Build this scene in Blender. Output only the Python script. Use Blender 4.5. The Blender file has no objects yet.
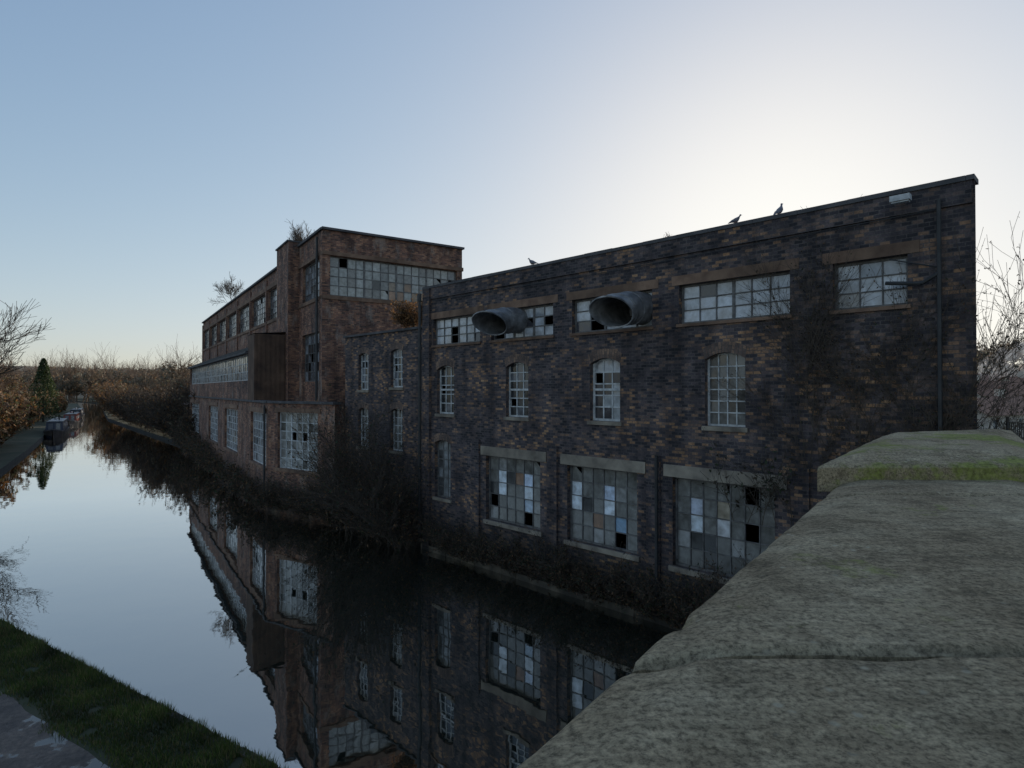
import bpy, bmesh, math, random
from mathutils import Vector, Matrix, noise
random.seed(11)
R=random
def U(a,b): return R.uniform(a,b)
scene=bpy.context.scene
scene.view_settings.view_transform='Standard'
scene.view_settings.look='None'
scene.view_settings.exposure=0

# ------------------------------------------------------------------ mesh builder
class MB:
    def __init__(s): s.v=[];s.f=[];s.uv=[];s.m=[];s.c=[]
    def poly(s,pts,uv=None,m=0,c=(1,1,1)):
        i=len(s.v); n=len(pts)
        s.v.extend([tuple(p) for p in pts])
        s.f.append(tuple(range(i,i+n)))
        s.uv.append(uv or [(0,0)]*n); s.m.append(m); s.c.append(c)
    def make(s,name,mats,parent=None,smooth=False):
        me=bpy.data.meshes.new(name); me.from_pydata(s.v,[],s.f)
        for m in mats: me.materials.append(m)
        if s.f:
            me.polygons.foreach_set('material_index',s.m)
            l=me.uv_layers.new(name='UVMap'); fl=[]
            for u in s.uv:
                for a in u: fl.extend(a)
            l.data.foreach_set('uv',fl)
            ca=me.color_attributes.new('col','FLOAT_COLOR','CORNER'); fl=[]
            for f,c in zip(s.f,s.c):
                fl.extend((c[0],c[1],c[2],1.0)*len(f))
            ca.data.foreach_set('color',fl)
            if smooth: me.polygons.foreach_set('use_smooth',[True]*len(s.f))
        me.update()
        o=bpy.data.objects.new(name,me); scene.collection.objects.link(o)
        if parent: o.parent=parent
        return o
def empty(name,loc=(0,0,0)):
    o=bpy.data.objects.new(name,None); scene.collection.objects.link(o); return o

# ------------------------------------------------------------------ materials
def newmat(name):
    m=bpy.data.materials.new(name); m.use_nodes=True
    nt=m.node_tree; nt.nodes.clear()
    out=nt.nodes.new('ShaderNodeOutputMaterial')
    b=nt.nodes.new('ShaderNodeBsdfPrincipled')
    nt.links.new(b.outputs[0],out.inputs[0])
    return m,nt,b,out
def ramp(nt,stops,interp='LINEAR'):
    r=nt.nodes.new('ShaderNodeValToRGB'); r.color_ramp.interpolation=interp
    e=r.color_ramp.elements
    e[0].position=stops[0][0]; e[0].color=(*stops[0][1],1)
    e[1].position=stops[-1][0]; e[1].color=(*stops[-1][1],1)
    for p,c in stops[1:-1]:
        x=e.new(p); x.color=(*c,1)
    return r
def noise_node(nt,vec,scale,detail=4,rough=.55):
    n=nt.nodes.new('ShaderNodeTexNoise'); n.inputs['Scale'].default_value=scale
    n.inputs['Detail'].default_value=detail; n.inputs['Roughness'].default_value=rough
    if vec: nt.links.new(vec,n.inputs['Vector'])
    return n
def mixc(nt,blend,fac,a,b):
    n=nt.nodes.new('ShaderNodeMix'); n.data_type='RGBA'; n.blend_type=blend
    for sock,val in ((n.inputs[0],fac),(n.inputs[6],a),(n.inputs[7],b)):
        if isinstance(val,(int,float)): sock.default_value=val
        elif isinstance(val,tuple): sock.default_value=(*val,1)
        else: nt.links.new(val,sock)
    return n.outputs[2]
def mth(nt,op,a,b=None):
    n=nt.nodes.new('ShaderNodeMath'); n.operation=op
    for i,v in enumerate((a,b)):
        if v is None: continue
        if isinstance(v,(int,float)): n.inputs[i].default_value=v
        else: nt.links.new(v,n.inputs[i])
    return n.outputs[0]
def noisemat(name,stops,scale,rough=.85,bump=.3,bscale=None,metal=0,scale2=None,attr=False,bdist=.02):
    m,nt,b,out=newmat(name)
    tc=nt.nodes.new('ShaderNodeTexCoord'); v=tc.outputs['Object']
    n=noise_node(nt,v,scale,6)
    r=ramp(nt,stops); nt.links.new(n.outputs[0],r.inputs[0])
    col=r.outputs[0]
    if scale2:
        n2=noise_node(nt,v,scale2,3)
        r2=ramp(nt,[(.3,(.55,.55,.55)),(.7,(1.2,1.2,1.2))]); nt.links.new(n2.outputs[0],r2.inputs[0])
        col=mixc(nt,'MULTIPLY',1.0,col,r2.outputs[0])
    if attr:
        a=nt.nodes.new('ShaderNodeAttribute'); a.attribute_name='col'
        col=mixc(nt,'MULTIPLY',1.0,col,a.outputs['Color'])
    nt.links.new(col,b.inputs['Base Color'])
    b.inputs['Roughness'].default_value=rough; b.inputs['Metallic'].default_value=metal
    if bump:
        nb=noise_node(nt,v,bscale or scale*4,5)
        bp=nt.nodes.new('ShaderNodeBump'); bp.inputs['Strength'].default_value=bump; bp.inputs['Distance'].default_value=bdist
        nt.links.new(nb.outputs[0],bp.inputs['Height']); nt.links.new(bp.outputs[0],b.inputs['Normal'])
    return m

def brickmat(name,stops,mortar,patch=.25,shift=0.0,dirt=.5,bump=.6,bloom=0):
    m,nt,b,out=newmat(name)
    uv=nt.nodes.new('ShaderNodeUVMap'); uv.uv_map='UVMap'; v=uv.outputs[0]
    nd=noise_node(nt,v,5,2)
    vm=nt.nodes.new('ShaderNodeVectorMath'); vm.operation='SCALE'; nt.links.new(nd.outputs['Color'],vm.inputs[0]); vm.inputs['Scale'].default_value=.012
    va=nt.nodes.new('ShaderNodeVectorMath'); va.operation='ADD'; nt.links.new(v,va.inputs[0]); nt.links.new(vm.outputs[0],va.inputs[1])
    br=nt.nodes.new('ShaderNodeTexBrick'); nt.links.new(va.outputs[0],br.inputs['Vector'])
    br.inputs['Color1'].default_value=(0,0,0,1); br.inputs['Color2'].default_value=(1,1,1,1); br.inputs['Mortar'].default_value=(.5,.5,.5,1)
    br.inputs['Scale'].default_value=1; br.inputs['Brick Width'].default_value=.168; br.inputs['Row Height'].default_value=.072
    br.inputs['Mortar Size'].default_value=.008; br.inputs['Mortar Smooth'].default_value=.2
    big=noise_node(nt,v,.42,5,.6)
    x=mth(nt,'MULTIPLY',br.outputs['Color'],.72)
    y=mth(nt,'SUBTRACT',big.outputs[0],.5); y=mth(nt,'MULTIPLY',y,patch*5)
    z=mth(nt,'ADD',x,y); z=mth(nt,'ADD',z,.12+shift)
    r=ramp(nt,stops); nt.links.new(z,r.inputs[0])
    col=r.outputs[0]
    col=mixc(nt,'MIX',mth(nt,'MULTIPLY',br.outputs['Fac'],.85),col,mortar)
    mp=nt.nodes.new('ShaderNodeMapping'); mp.inputs['Scale'].default_value=(2.2,.25,1); nt.links.new(v,mp.inputs[0])
    st=noise_node(nt,mp.outputs[0],1.0,6,.65)
    rs=ramp(nt,[(.32,(1-dirt,1-dirt,1-dirt*.95)),(.62,(1.1,1.1,1.1))]); nt.links.new(st.outputs[0],rs.inputs[0])
    col=mixc(nt,'MULTIPLY',1.0,col,rs.outputs[0])
    bl=noise_node(nt,v,1.3,6,.65); rb=ramp(nt,[(.36,(.42,.42,.45)),(.56,(1.12,1.12,1.1))]); nt.links.new(bl.outputs[0],rb.inputs[0])
    col=mixc(nt,'MULTIPLY',.85,col,rb.outputs[0])
    if bloom:   # lime bloom / efflorescence running down the face
        mp3=nt.nodes.new('ShaderNodeMapping'); mp3.inputs['Scale'].default_value=(1.3,.5,1); mp3.inputs['Location'].default_value=(7,3,0); nt.links.new(v,mp3.inputs[0])
        ef=noise_node(nt,mp3.outputs[0],1.1,8,.72); re_=ramp(nt,[(.52,(0,0,0)),(.68,(1,1,1))]); nt.links.new(ef.outputs[0],re_.inputs[0])
        col=mixc(nt,'MIX',mth(nt,'MULTIPLY',re_.outputs[0],bloom),col,(.40,.35,.30))
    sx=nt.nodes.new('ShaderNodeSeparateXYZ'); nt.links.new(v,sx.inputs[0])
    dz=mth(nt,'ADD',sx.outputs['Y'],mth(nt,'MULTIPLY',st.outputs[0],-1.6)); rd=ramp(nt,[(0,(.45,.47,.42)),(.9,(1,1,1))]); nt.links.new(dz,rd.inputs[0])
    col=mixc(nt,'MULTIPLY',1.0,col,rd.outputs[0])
    fn=noise_node(nt,v,30,3); rf=ramp(nt,[(.3,(.7,.7,.7)),(.7,(1.25,1.25,1.25))]); nt.links.new(fn.outputs[0],rf.inputs[0])
    col=mixc(nt,'MULTIPLY',1.0,col,rf.outputs[0])
    nt.links.new(col,b.inputs['Base Color']); b.inputs['Roughness'].default_value=.82
    h=mth(nt,'SUBTRACT',mth(nt,'MULTIPLY',fn.outputs[0],.5),br.outputs['Fac'])
    h=mth(nt,'ADD',h,mth(nt,'MULTIPLY',br.outputs['Color'],.5))
    bp=nt.nodes.new('ShaderNodeBump'); bp.inputs['Strength'].default_value=bump; bp.inputs['Distance'].default_value=.012
    nt.links.new(h,bp.inputs['Height']); nt.links.new(bp.outputs[0],b.inputs['Normal'])
    return m

BLUE=[(0,(.024,.021,.025)),(.3,(.062,.052,.058)),(.52,(.115,.088,.090)),(.7,(.20,.13,.10)),(.86,(.42,.23,.12)),(1,(.54,.33,.18))]
RED=[(0,(.065,.037,.03)),(.3,(.17,.080,.060)),(.55,(.30,.135,.085)),(.8,(.43,.21,.12)),(1,(.53,.31,.19))]
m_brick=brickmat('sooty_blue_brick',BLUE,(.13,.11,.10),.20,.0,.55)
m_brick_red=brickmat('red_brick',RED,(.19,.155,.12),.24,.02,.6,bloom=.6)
m_brick_arch=brickmat('arch_brick',[(0,(.10,.07,.06)),(.5,(.20,.13,.10)),(1,(.36,.22,.14))],(.1,.09,.08),.2,0,.4)
m_stone=noisemat('sandstone_lintel',[(.3,(.15,.125,.10)),(.5,(.29,.245,.19)),(.7,(.40,.34,.26))],2.2,.9,.4,25,scale2=.7)
m_ledge=noisemat('wet_stone_ledge',[(.35,(.03,.026,.02)),(.5,(.065,.055,.04)),(.7,(.17,.14,.10))],1.6,.8,.5,25,scale2=.5)
m_brownlint=noisemat('brown_lintel',[(.3,(.15,.088,.06)),(.7,(.30,.19,.125))],3,.9,.4,25,scale2=.6)
m_coping=noisemat('roof_coping',[(.3,(.05,.05,.052)),(.7,(.13,.12,.12))],2,.8,.3,20)
m_roof=noisemat('roof_felt',[(.3,(.04,.04,.042)),(.7,(.10,.1,.1))],1,.9,.2)
m_frame_w=noisemat('white_paint_frame',[(.3,(.30,.31,.31)),(.6,(.62,.63,.62))],6,.6,.1)
m_frame_g=noisemat('grey_steel_frame',[(.3,(.07,.065,.06)),(.7,(.2,.19,.18))],6,.6,.1)
m_metal=noisemat('galvanised_duct',[(.35,(.17,.17,.175)),(.5,(.26,.26,.265)),(.65,(.40,.40,.40))],2.2,.5,.15,12,metal=.45,scale2=5)
m_iron=noisemat('black_iron',[(.3,(.02,.02,.02)),(.7,(.05,.05,.05))],4,.6,.1)
m_rust=noisemat('rusty_cladding',[(.3,(.06,.035,.025)),(.55,(.12,.07,.045)),(.75,(.2,.12,.08))],1.4,.85,.3,12)
m_bark=noisemat('bark',[(.3,(.04,.03,.022)),(.7,(.10,.075,.055))],5,.9,.2,attr=False)
m_bark_far=noisemat('winter_twigs',[(.3,(.12,.08,.055)),(.7,(.26,.17,.11))],.6,.9,0)  # far bark lightened: distance haze put into the colour

def panemat():
    m,nt,b,out=newmat('dirty_window_glass')
    a=nt.nodes.new('ShaderNodeAttribute'); a.attribute_name='col'
    tc=nt.nodes.new('ShaderNodeTexCoord')
    n=noise_node(nt,tc.outputs['Object'],5,5); r=ramp(nt,[(.3,(.55,.53,.5)),(.65,(1.1,1.1,1.1))]); nt.links.new(n.outputs[0],r.inputs[0])
    col=mixc(nt,'MULTIPLY',1.0,a.outputs['Color'],r.outputs[0])
    nt.links.new(col,b.inputs['Base Color'])
    b.inputs['Specular IOR Level'].default_value=.8
    r2=ramp(nt,[(.3,(.06,)*3),(.7,(.3,)*3)]); nt.links.new(n.outputs[0],r2.inputs[0]); nt.links.new(r2.outputs[0],b.inputs['Roughness'])
    return m
m_pane=panemat()
def leafmat(name):
    m,nt,b,out=newmat(name)
    a=nt.nodes.new('ShaderNodeAttribute'); a.attribute_name='col'
    nt.links.new(a.outputs['Color'],b.inputs['Base Color']); b.inputs['Roughness'].default_value=.7
    t=nt.nodes.new('ShaderNodeBsdfTranslucent'); nt.links.new(a.outputs['Color'],t.inputs[0])
    mx=nt.nodes.new('ShaderNodeMixShader'); mx.inputs[0].default_value=.35
    nt.links.new(b.outputs[0],mx.inputs[1]); nt.links.new(t.outputs[0],mx.inputs[2]); nt.links.new(mx.outputs[0],out.inputs[0])
    return m
m_leaf=leafmat('leaves')

# ------------------------------------------------------------------ walls & windows
class Wall:
    def __init__(s,p0,p1):
        s.p0=Vector((p0[0],p0[1],0)); d=Vector((p1[0]-p0[0],p1[1]-p0[1],0)); s.L=d.length; s.u=d.normalized()
        s.n=Vector((s.u.y,-s.u.x,0))
    def P(s,a,z,o=0): 
        p=s.p0+s.u*a+s.n*o; return Vector((p.x,p.y,z))
def wbox(mb,W,s0,s1,z0,z1,o0,o1,m=0,c=(1,1,1)):
    P=W.P
    mb.poly([P(s0,z0,o1),P(s1,z0,o1),P(s1,z1,o1),P(s0,z1,o1)],[(s0,z0),(s1,z0),(s1,z1),(s0,z1)],m,c)
    mb.poly([P(s1,z0,o0),P(s0,z0,o0),P(s0,z1,o0),P(s1,z1,o0)],[(s1,z0),(s0,z0),(s0,z1),(s1,z1)],m,c)
    mb.poly([P(s0,z0,o0),P(s0,z0,o1),P(s0,z1,o1),P(s0,z1,o0)],[(o0,z0),(o1,z0),(o1,z1),(o0,z1)],m,c)
    mb.poly([P(s1,z0,o1),P(s1,z0,o0),P(s1,z1,o0),P(s1,z1,o1)],[(o1,z0),(o0,z0),(o0,z1),(o1,z1)],m,c)
    mb.poly([P(s0,z1,o1),P(s1,z1,o1),P(s1,z1,o0),P(s0,z1,o0)],[(s0,o1),(s1,o1),(s1,o0),(s0,o0)],m,c)
    mb.poly([P(s0,z0,o0),P(s1,z0,o0),P(s1,z0,o1),P(s0,z0,o1)],[(s0,o0),(s1,o0),(s1,o1),(s0,o1)],m,c)
DP=.15
def wallpanel(mb,W,z0,z1,ops=(),s0=0,s1=None,m=0,arch_m=1):
    if s1 is None: s1=W.L
    ss=sorted(set([s0,s1]+[o['s0'] for o in ops]+[o['s1'] for o in ops]))
    zz=sorted(set([z0,z1]+[o['z0'] for o in ops]+[o['z1'] for o in ops]))
    P=W.P
    for i in range(len(ss)-1):
        for j in range(len(zz)-1):
            a,b,c,d=ss[i],ss[i+1],zz[j],zz[j+1]; x=(a+b)/2; y=(c+d)/2
            if any(o['s0']<x<o['s1'] and o['z0']<y<o['z1'] for o in ops): continue
            mb.poly([P(a,c),P(b,c),P(b,d),P(a,d)],[(a,c),(b,c),(b,d),(a,d)],m)
    for o in ops:
        a,b,c,d=o['s0'],o['s1'],o['z0'],o['z1']; h=o.get('arch',0)
        mb.poly([P(a,c,-DP-.1),P(a,c),P(a,d),P(a,d,-DP-.1)],[(0,c),(.25,c),(.25,d),(0,d)],m)
        mb.poly([P(b,c),P(b,c,-DP-.1),P(b,d,-DP-.1),P(b,d)],[(0,c),(.25,c),(.25,d),(0,d)],m)
        mb.poly([P(a,c,-DP-.1),P(b,c,-DP-.1),P(b,c),P(a,c)],[(a,2),(b,2),(b,2.25),(a,2.25)],m)
        if h:
            N=8; f=lambda t:(d-h)+h*(1-(2*t-1)**2)
            for i in range(N):
                t0=i/N;t1=(i+1)/N; x0=a+(b-a)*t0; x1=a+(b-a)*t1
                q0,q1=f(t0),f(t1)
                if d-q0>1e-4 or d-q1>1e-4:
                    mb.poly([P(x0,q0),P(x1,q1),P(x1,d),P(x0,d)],[(x0,q0),(x1,q1),(x1,d),(x0,d)],m)
                mb.poly([P(x0,q0,-DP-.1),P(x0,q0),P(x1,q1),P(x1,q1,-DP-.1)],[(x0,2),(x0,2.25),(x1,2.25),(x1,2)],m)
                k0=(t0-.5)*.25;k1=(t1-.5)*.25; w=.24
                mb.poly([P(x0,q0,.008),P(x1,q1,.008),P(x1+k1*w*2,q1+w,.008),P(x0+k0*w*2,q0+w,.008)],
                        [(0,3+x0),(0,3+x1),(w,3+x1),(w,3+x0)],arch_m)
        else:
            mb.poly([P(a,d),P(b,d),P(b,d,-DP-.1),P(a,d,-DP-.1)],[(a,2),(b,2),(b,2.25),(a,2.25)],m)
def pick(p):
    r=R.random(); acc=0
    for w,c in p:
        acc+=w
        if r<acc: return c
    return None
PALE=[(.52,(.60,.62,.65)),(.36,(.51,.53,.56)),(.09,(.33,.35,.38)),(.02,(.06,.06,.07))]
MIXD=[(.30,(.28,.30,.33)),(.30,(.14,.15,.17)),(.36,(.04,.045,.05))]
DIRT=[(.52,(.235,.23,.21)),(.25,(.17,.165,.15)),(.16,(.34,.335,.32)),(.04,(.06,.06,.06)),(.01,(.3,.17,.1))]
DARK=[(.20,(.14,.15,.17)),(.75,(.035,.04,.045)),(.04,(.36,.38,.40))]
def window(fr,pn,W,o,cols,rows,pal,fm=0,bar=.028,frame=.05,special=None,mull=(),brk=.04):
    a,b,c,d=o['s0'],o['s1'],o['z0'],o['z1']; of=-DP
    wbox(fr,W,a,a+frame,c,d,of-.05,of+.02,fm); wbox(fr,W,b-frame,b,c,d,of-.05,of+.02,fm)
    wbox(fr,W,a+frame,b-frame,c,c+frame,of-.05,of+.018,fm); wbox(fr,W,a+frame,b-frame,d-frame,d,of-.05,of+.018,fm)
    A,B,C,D=a+frame,b-frame,c+frame,d-frame
    cw=(B-A)/cols; rh=(D-C)/rows
    for i in range(1,cols):
        w=bar*(2.4 if i in mull else 1)
        wbox(fr,W,A+i*cw-w/2,A+i*cw+w/2,C,D,of-.03,of+.012,fm)
    for j in range(1,rows): wbox(fr,W,A,B,C+j*rh-bar/2,C+j*rh+bar/2,of-.028,of+.009,fm)
    for i in range(cols):
        for j in range(rows):
            col=pick(pal)
            if special and (i,j) in special: col=special[(i,j)]
            if col is None: continue
            k=U(.88,1.08); col=tuple(x*k for x in col)
            x0,x1=A+i*cw,A+(i+1)*cw; y0,y1=C+j*rh,C+(j+1)*rh
            t=[of-.01+U(-.006,.006) for _ in range(3)]; t.append(t[0]+t[2]-t[1])
            pts=[W.P(x0,y0,t[0]),W.P(x1,y0,t[1]),W.P(x1,y1,t[2]),W.P(x0,y1,t[3])]
            if R.random()<brk and not (special and (i,j) in special):
                e=U(.2,.7); pts[2:3]=[pts[1].lerp(pts[2],e),pts[2].lerp(pts[3],U(.3,.8))]
            pn.poly(pts,None,0,col)
def op(s0,s1,z0,z1,arch=0): return dict(s0=s0,s1=s1,z0=z0,z1=z1,arch=arch)
def tube(mb,p,q,r0,r1,n=3,m=0,c=(1,1,1),cap=False):
    d=(q-p)
    if d.length<1e-6: return
    d.normalize(); u=d.orthogonal().normalized(); v=d.cross(u)
    A=[];B=[]
    for i in range(n):
        t=2*math.pi*i/n; e=u*math.cos(t)+v*math.sin(t)
        A.append(p+e*r0); B.append(q+e*r1)
    for i in range(n):
        j=(i+1)%n; mb.poly([A[i],A[j],B[j],B[i]],[(0,0),(1,0),(1,1),(0,1)],m,c)
    if cap: mb.poly(B,None,m,c); mb.poly(A[::-1],None,m,c)
def roofpoly(mb,pts,z,m=0): mb.poly([Vector((p[0],p[1],z)) for p in pts],[(p[0],p[1]) for p in pts],m)

# ================================================================== MAIN WAREHOUSE
A=(-3.03,20.9); B=(7.70,9.94)
W1=Wall(A,B)
root=empty('brick_warehouse')
wl,fr,pn,tr=MB(),MB(),MB(),MB()
top=[op(.46,2.90,7.02,7.92),op(3.41,5.96,7.02,7.92),op(6.64,9.13,7.02,7.92),op(9.85,12.34,7.02,7.92),op(13.14,14.37,7.02,7.92)]
mid=[op(.68,1.6,4.7,6.32,.14),op(4.07,5.0,4.7,6.32,.14),op(7.25,8.2,4.7,6.32,.14),op(10.49,11.41,4.7,6.32,.14)]
low=[op(.56,1.42,1.87,3.82,.12),op(3.18,5.47,1.50,3.48),op(6.47,8.70,1.45,3.48),op(9.67,12.02,1.42,3.48)]
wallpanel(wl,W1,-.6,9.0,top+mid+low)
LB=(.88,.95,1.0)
window(fr,pn,W1,top[0],6,3,PALE,1,bar=.03,mull=(3,))
window(fr,pn,W1,top[1],6,3,PALE,1,bar=.03,mull=(2,4),special={(0,0):None,(0,1):None})
window(fr,pn,W1,top[2],5,3,PALE,1,bar=.03,mull=(2,3),special={(1,0):None,(1,1):None,(0,0):(.1,.1,.12)})
window(fr,pn,W1,top[3],6,3,PALE,1,bar=.026,mull=(3,))
window(fr,pn,W1,top[4],3,3,PALE,1,bar=.024,special={(0,0):(.3,.3,.3)})
window(fr,pn,W1,mid[0],3,5,DARK,0,bar=.03,frame=.05)
window(fr,pn,W1,mid[1],3,6,DARK,0,bar=.03,frame=.05)
window(fr,pn,W1,mid[2],3,5,[(.25,(.40,.43,.45)),(.65,(.05,.05,.06))],0,bar=.035,frame=.06,special={(0,4):(.5,.52,.55),(1,4):(.5,.52,.55),(2,4):(.5,.52,.55)})
window(fr,pn,W1,mid[3],4,6,[(.75,(.17,.17,.165)),(.24,(.09,.09,.09))],0,bar=.026,frame=.045)
window(fr,pn,W1,low[0],3,6,[(.7,(.3,.31,.31)),(.2,(.1,.1,.1))],1,bar=.03)
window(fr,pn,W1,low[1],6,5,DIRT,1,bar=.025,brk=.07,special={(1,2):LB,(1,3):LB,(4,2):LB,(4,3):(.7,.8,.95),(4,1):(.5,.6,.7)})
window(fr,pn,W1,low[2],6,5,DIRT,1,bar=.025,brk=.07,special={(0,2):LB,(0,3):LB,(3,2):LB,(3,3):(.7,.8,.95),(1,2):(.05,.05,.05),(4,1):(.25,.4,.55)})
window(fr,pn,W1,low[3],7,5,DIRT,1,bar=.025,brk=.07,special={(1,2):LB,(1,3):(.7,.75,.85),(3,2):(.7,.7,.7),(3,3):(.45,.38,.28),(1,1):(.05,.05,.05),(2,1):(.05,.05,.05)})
for w in mid[:3]: wbox(fr,W1,w['s0']+.07,w['s1']-.07,5.48,5.54,-DP-.04,-DP+.035,0)
for w in top: wbox(tr,W1,w['s0']-.05,w['s1']+.05,w['z0']-.07,w['z0']-.002,-.12,.05,1)
for w in mid+low[:1]: wbox(tr,W1,w['s0']-.06,w['s1']+.06,w['z0']-.1,w['z0']-.002,-.12,.05,0)
for w in low[1:]:
    wbox(tr,W1,w['s0']-.22,w['s1']+.25,3.483,3.76,-.1,.035,0)
    wbox(tr,W1,w['s0']-.08,w['s1']+.08,w['z0']-.12,w['z0']-.002,-.12,.06,0)
for w in top: wbox(tr,W1,w['s0']-.18,w['s1']+.18,7.923,8.14,-.05,.012,1)
wbox(wl,W1,-.02,.36,-.6,9.0,-.1,.10,0)
for s in (2.55,5.78,9.0,12.35): wbox(wl,W1,s,s+.36,-.6,3.95,-.05,.07,0)
wbox(wl,W1,.362,15.3,8.62,8.995,-.05,.045,0)
s=-.1
while s<15.3:
    e=min(s+U(1.2,1.9),15.35); wbox(tr,W1,s,e-.015,-.6,.20+U(-.04,.03),-.05,.10+U(-.02,.02),3); s=e
s=-.08
while s<15.4:
    e=min(s+.9,15.34); wbox(tr,W1,s,e-.006,8.998,9.08+U(-.004,.004),-.35,.07,2); s=e
    if e>=15.34: break
back=[(7.70+.573*11,9.94+.819*11),(A[0]+7.3,A[1]+7.2)]
wallpanel(wl,Wall(B,back[0]),-.6,9.0); wallpanel(wl,Wall(back[0],back[1]),-.6,9.0); wallpanel(wl,Wall(back[1],A),-.6,9.0)
roofpoly(wl,[A,B,back[0],back[1]],8.75,3)
wl.make('walls',[m_brick,m_brick_arch,m_stone,m_roof],root)
fr.make('window_frames',[m_frame_w,m_frame_g],root); pn.make('window_panes',[m_pane],root)
tr.make('stone_trim',[m_stone,m_brownlint,m_coping,m_ledge],root)
dp=MB()
def wp(W,pts,r,m=0):
    for a,b in zip(pts[:-1],pts[1:]): tube(dp,W.P(*a),W.P(*b),r,r,8,m,cap=True)
wp(W1,[(-.14,8.7,.12),(-.14,.4,.12)],.055); wp(W1,[(-.14,8.85,.12),(-.14,8.6,.12)],.1)
for z in (1.5,3.3,5.1,6.9): wp(W1,[(-.14,z,.12),(-.14,z+.08,.12)],.075)
wp(W1,[(14.85,8.75,.1),(14.85,7.5,.1),(14.6,7.35,.1),(14.05,7.42,.1)],.035)
wp(W1,[(14.85,7.5,.1),(14.85,4.5,.1)],.035)
wp(W1,[(14.1,7.85,.05),(14.85,7.6,.05)],.012)
wp(W1,[(.5,8.55,.06),(8,8.5,.07),(14.8,8.6,.06)],.010)
wp(W1,[(9.3,3.95,.1),(9.3,.4,.1)],.04)
wp(W1,[(14.3,8.86,.08),(14.3,8.8,.3)],.02)
dp.make('downpipes',[m_iron],root)
lb=MB(); wbox(lb,W1,14.18,14.48,8.8,8.9,.2,.36,0); wbox(lb,W1,14.2,14.46,8.77,8.797,.22,.34,0); lb.make('security_light',[m_frame_w],root)

def duct(s,z,r,L):
    mb=MB(); N=32
    dr=.16
    def ring(f,rr): return [W1.P(s+rr*math.cos(t),z+rr*math.sin(t)-dr*max(0,f(t))**1.5,f(t)) for t in [2*math.pi*i/N for i in range(N)]]
    end=lambda t: L+.34*math.sin(t)-.22*math.cos(t)
    prev=ring(lambda t:-.3,r)
    def band(a,b):
        for i in range(N):
            j=(i+1)%N; mb.poly([a[i],a[j],b[j],b[i]])
    for k in (1,2,3,4,5,6,7):
        f0=k/8; cur=ring(lambda t:end(t)*f0,r); band(prev,cur); prev=cur
        if k in(3,6):
            rib=ring(lambda t:end(t)*f0+.005,r+.015); rib2=ring(lambda t:end(t)*f0+.035,r+.015); r3=ring(lambda t:end(t)*f0+.04,r)
            band(cur,rib); band(rib,rib2); band(rib2,r3); prev=r3
    lip=ring(end,r); lip2=ring(end,r+.02); lip3=ring(lambda t:end(t)+.025,r+.02); lip4=ring(lambda t:end(t)+.025,r-.012)
    band(prev,lip); band(lip,lip2); band(lip2,lip3); band(lip3,lip4)
    prev=lip4
    for k in (6,4,2,0): cur=ring(lambda t:end(t)*k/8-.2*(k==0),r-.02); band(prev,cur); prev=cur
    mb.poly(prev,None,1)
    mb.make('ventilation_duct',[m_metal,m_iron],None,True)
duct(4.45,7.56,.38,1.0); duct(8.75,7.50,.40,1.1)

# ================================================================== LINK BUILDING
root=empty('brick_link_building')
wl,fr,pn,tr=MB(),MB(),MB(),MB()
L0=(W1.P(-6.0,0,-.25).x,W1.P(-6.0,0,-.25).y); L1=(W1.P(-.02,0,-.25).x,W1.P(-.02,0,-.25).y)
WL=Wall(L0,L1)
o6=6.0
lw=[op(o6-4.92,o6-4.14,5.5,7.0,.1),op(o6-2.54,o6-1.73,5.6,7.05,.1),op(o6-4.92,o6-4.14,3.2,4.78,.1),op(o6-2.54,o6-1.73,3.2,4.8,.1)]
wallpanel(wl,WL,-.6,7.7,lw)
for w in lw: window(fr,pn,WL,w,3,5,DIRT if w['z0']<5 else MIXD,0,bar=.035)
for w in lw: wbox(tr,WL,w['s0']-.06,w['s1']+.06,w['z0']-.1,w['z0']-.002,-.1,.05,0)
wbox(tr,WL,-.05,WL.L-.02,7.698,7.78,-.3,.08,2)
b0=(L0[0]+2.9,L0[1]+3.0); b1=(L1[0]+3.5,L1[1]+3.6)
wallpanel(wl,Wall(L1,b1),-.6,7.7); wallpanel(wl,Wall(b1,b0),-.6,7.7); wallpanel(wl,Wall(b0,L0),-.6,7.7)
roofpoly(wl,[L0,L1,b1,b0],7.6,3)
wl.make('walls',[m_brick,m_brick_arch,m_stone,m_roof],root); fr.make('window_frames',[m_frame_w],root); pn.make('window_panes',[m_pane],root); tr.make('stone_trim',[m_stone,m_brownlint,m_coping],root)

# ================================================================== TALL FACTORY
root=empty('brick_factory')
wl,fr,pn,tr=MB(),MB(),MB(),MB()
C=Vector((-8.5,27.0)); dc=Vector((-.667,1.0)); df=Vector((1.513,1.0))
def cp(m,b=0): 
    p=C+dc*m+df*b; return (p.x,p.y)
q=1.202
Wt=Wall(cp(5.6),cp(0)); Lt=Wt.L
tw=[op(Lt-3.1*q+.2,Lt-.55,9.8,11.6),op(Lt-3.1*q+.2,Lt-.55,5.9,8.2)]
wallpanel(wl,Wt,-.6,12.75,tw,m=0)
for w in tw: window(fr,pn,Wt,w,6,5,MIXD,1)
Wf=Wall(cp(0),cp(0,3.915))
fw=[op(.3,6.8,9.8,11.6)]
wallpanel(wl,Wf,-.6,12.75,fw)
window(fr,pn,Wf,fw[0],16,4,[(.47,(.38,.38,.35)),(.35,(.25,.24,.22)),(.12,(.46,.46,.43)),(.03,(.06,.06,.06))],1,bar=.04,mull=(4,8,12),
       special={(7,0):(.35,.2,.12),(8,0):(.32,.18,.1),(9,1):(.3,.18,.1),(10,0):(.3,.2,.12),(7,1):(.3,.22,.15)})
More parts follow.
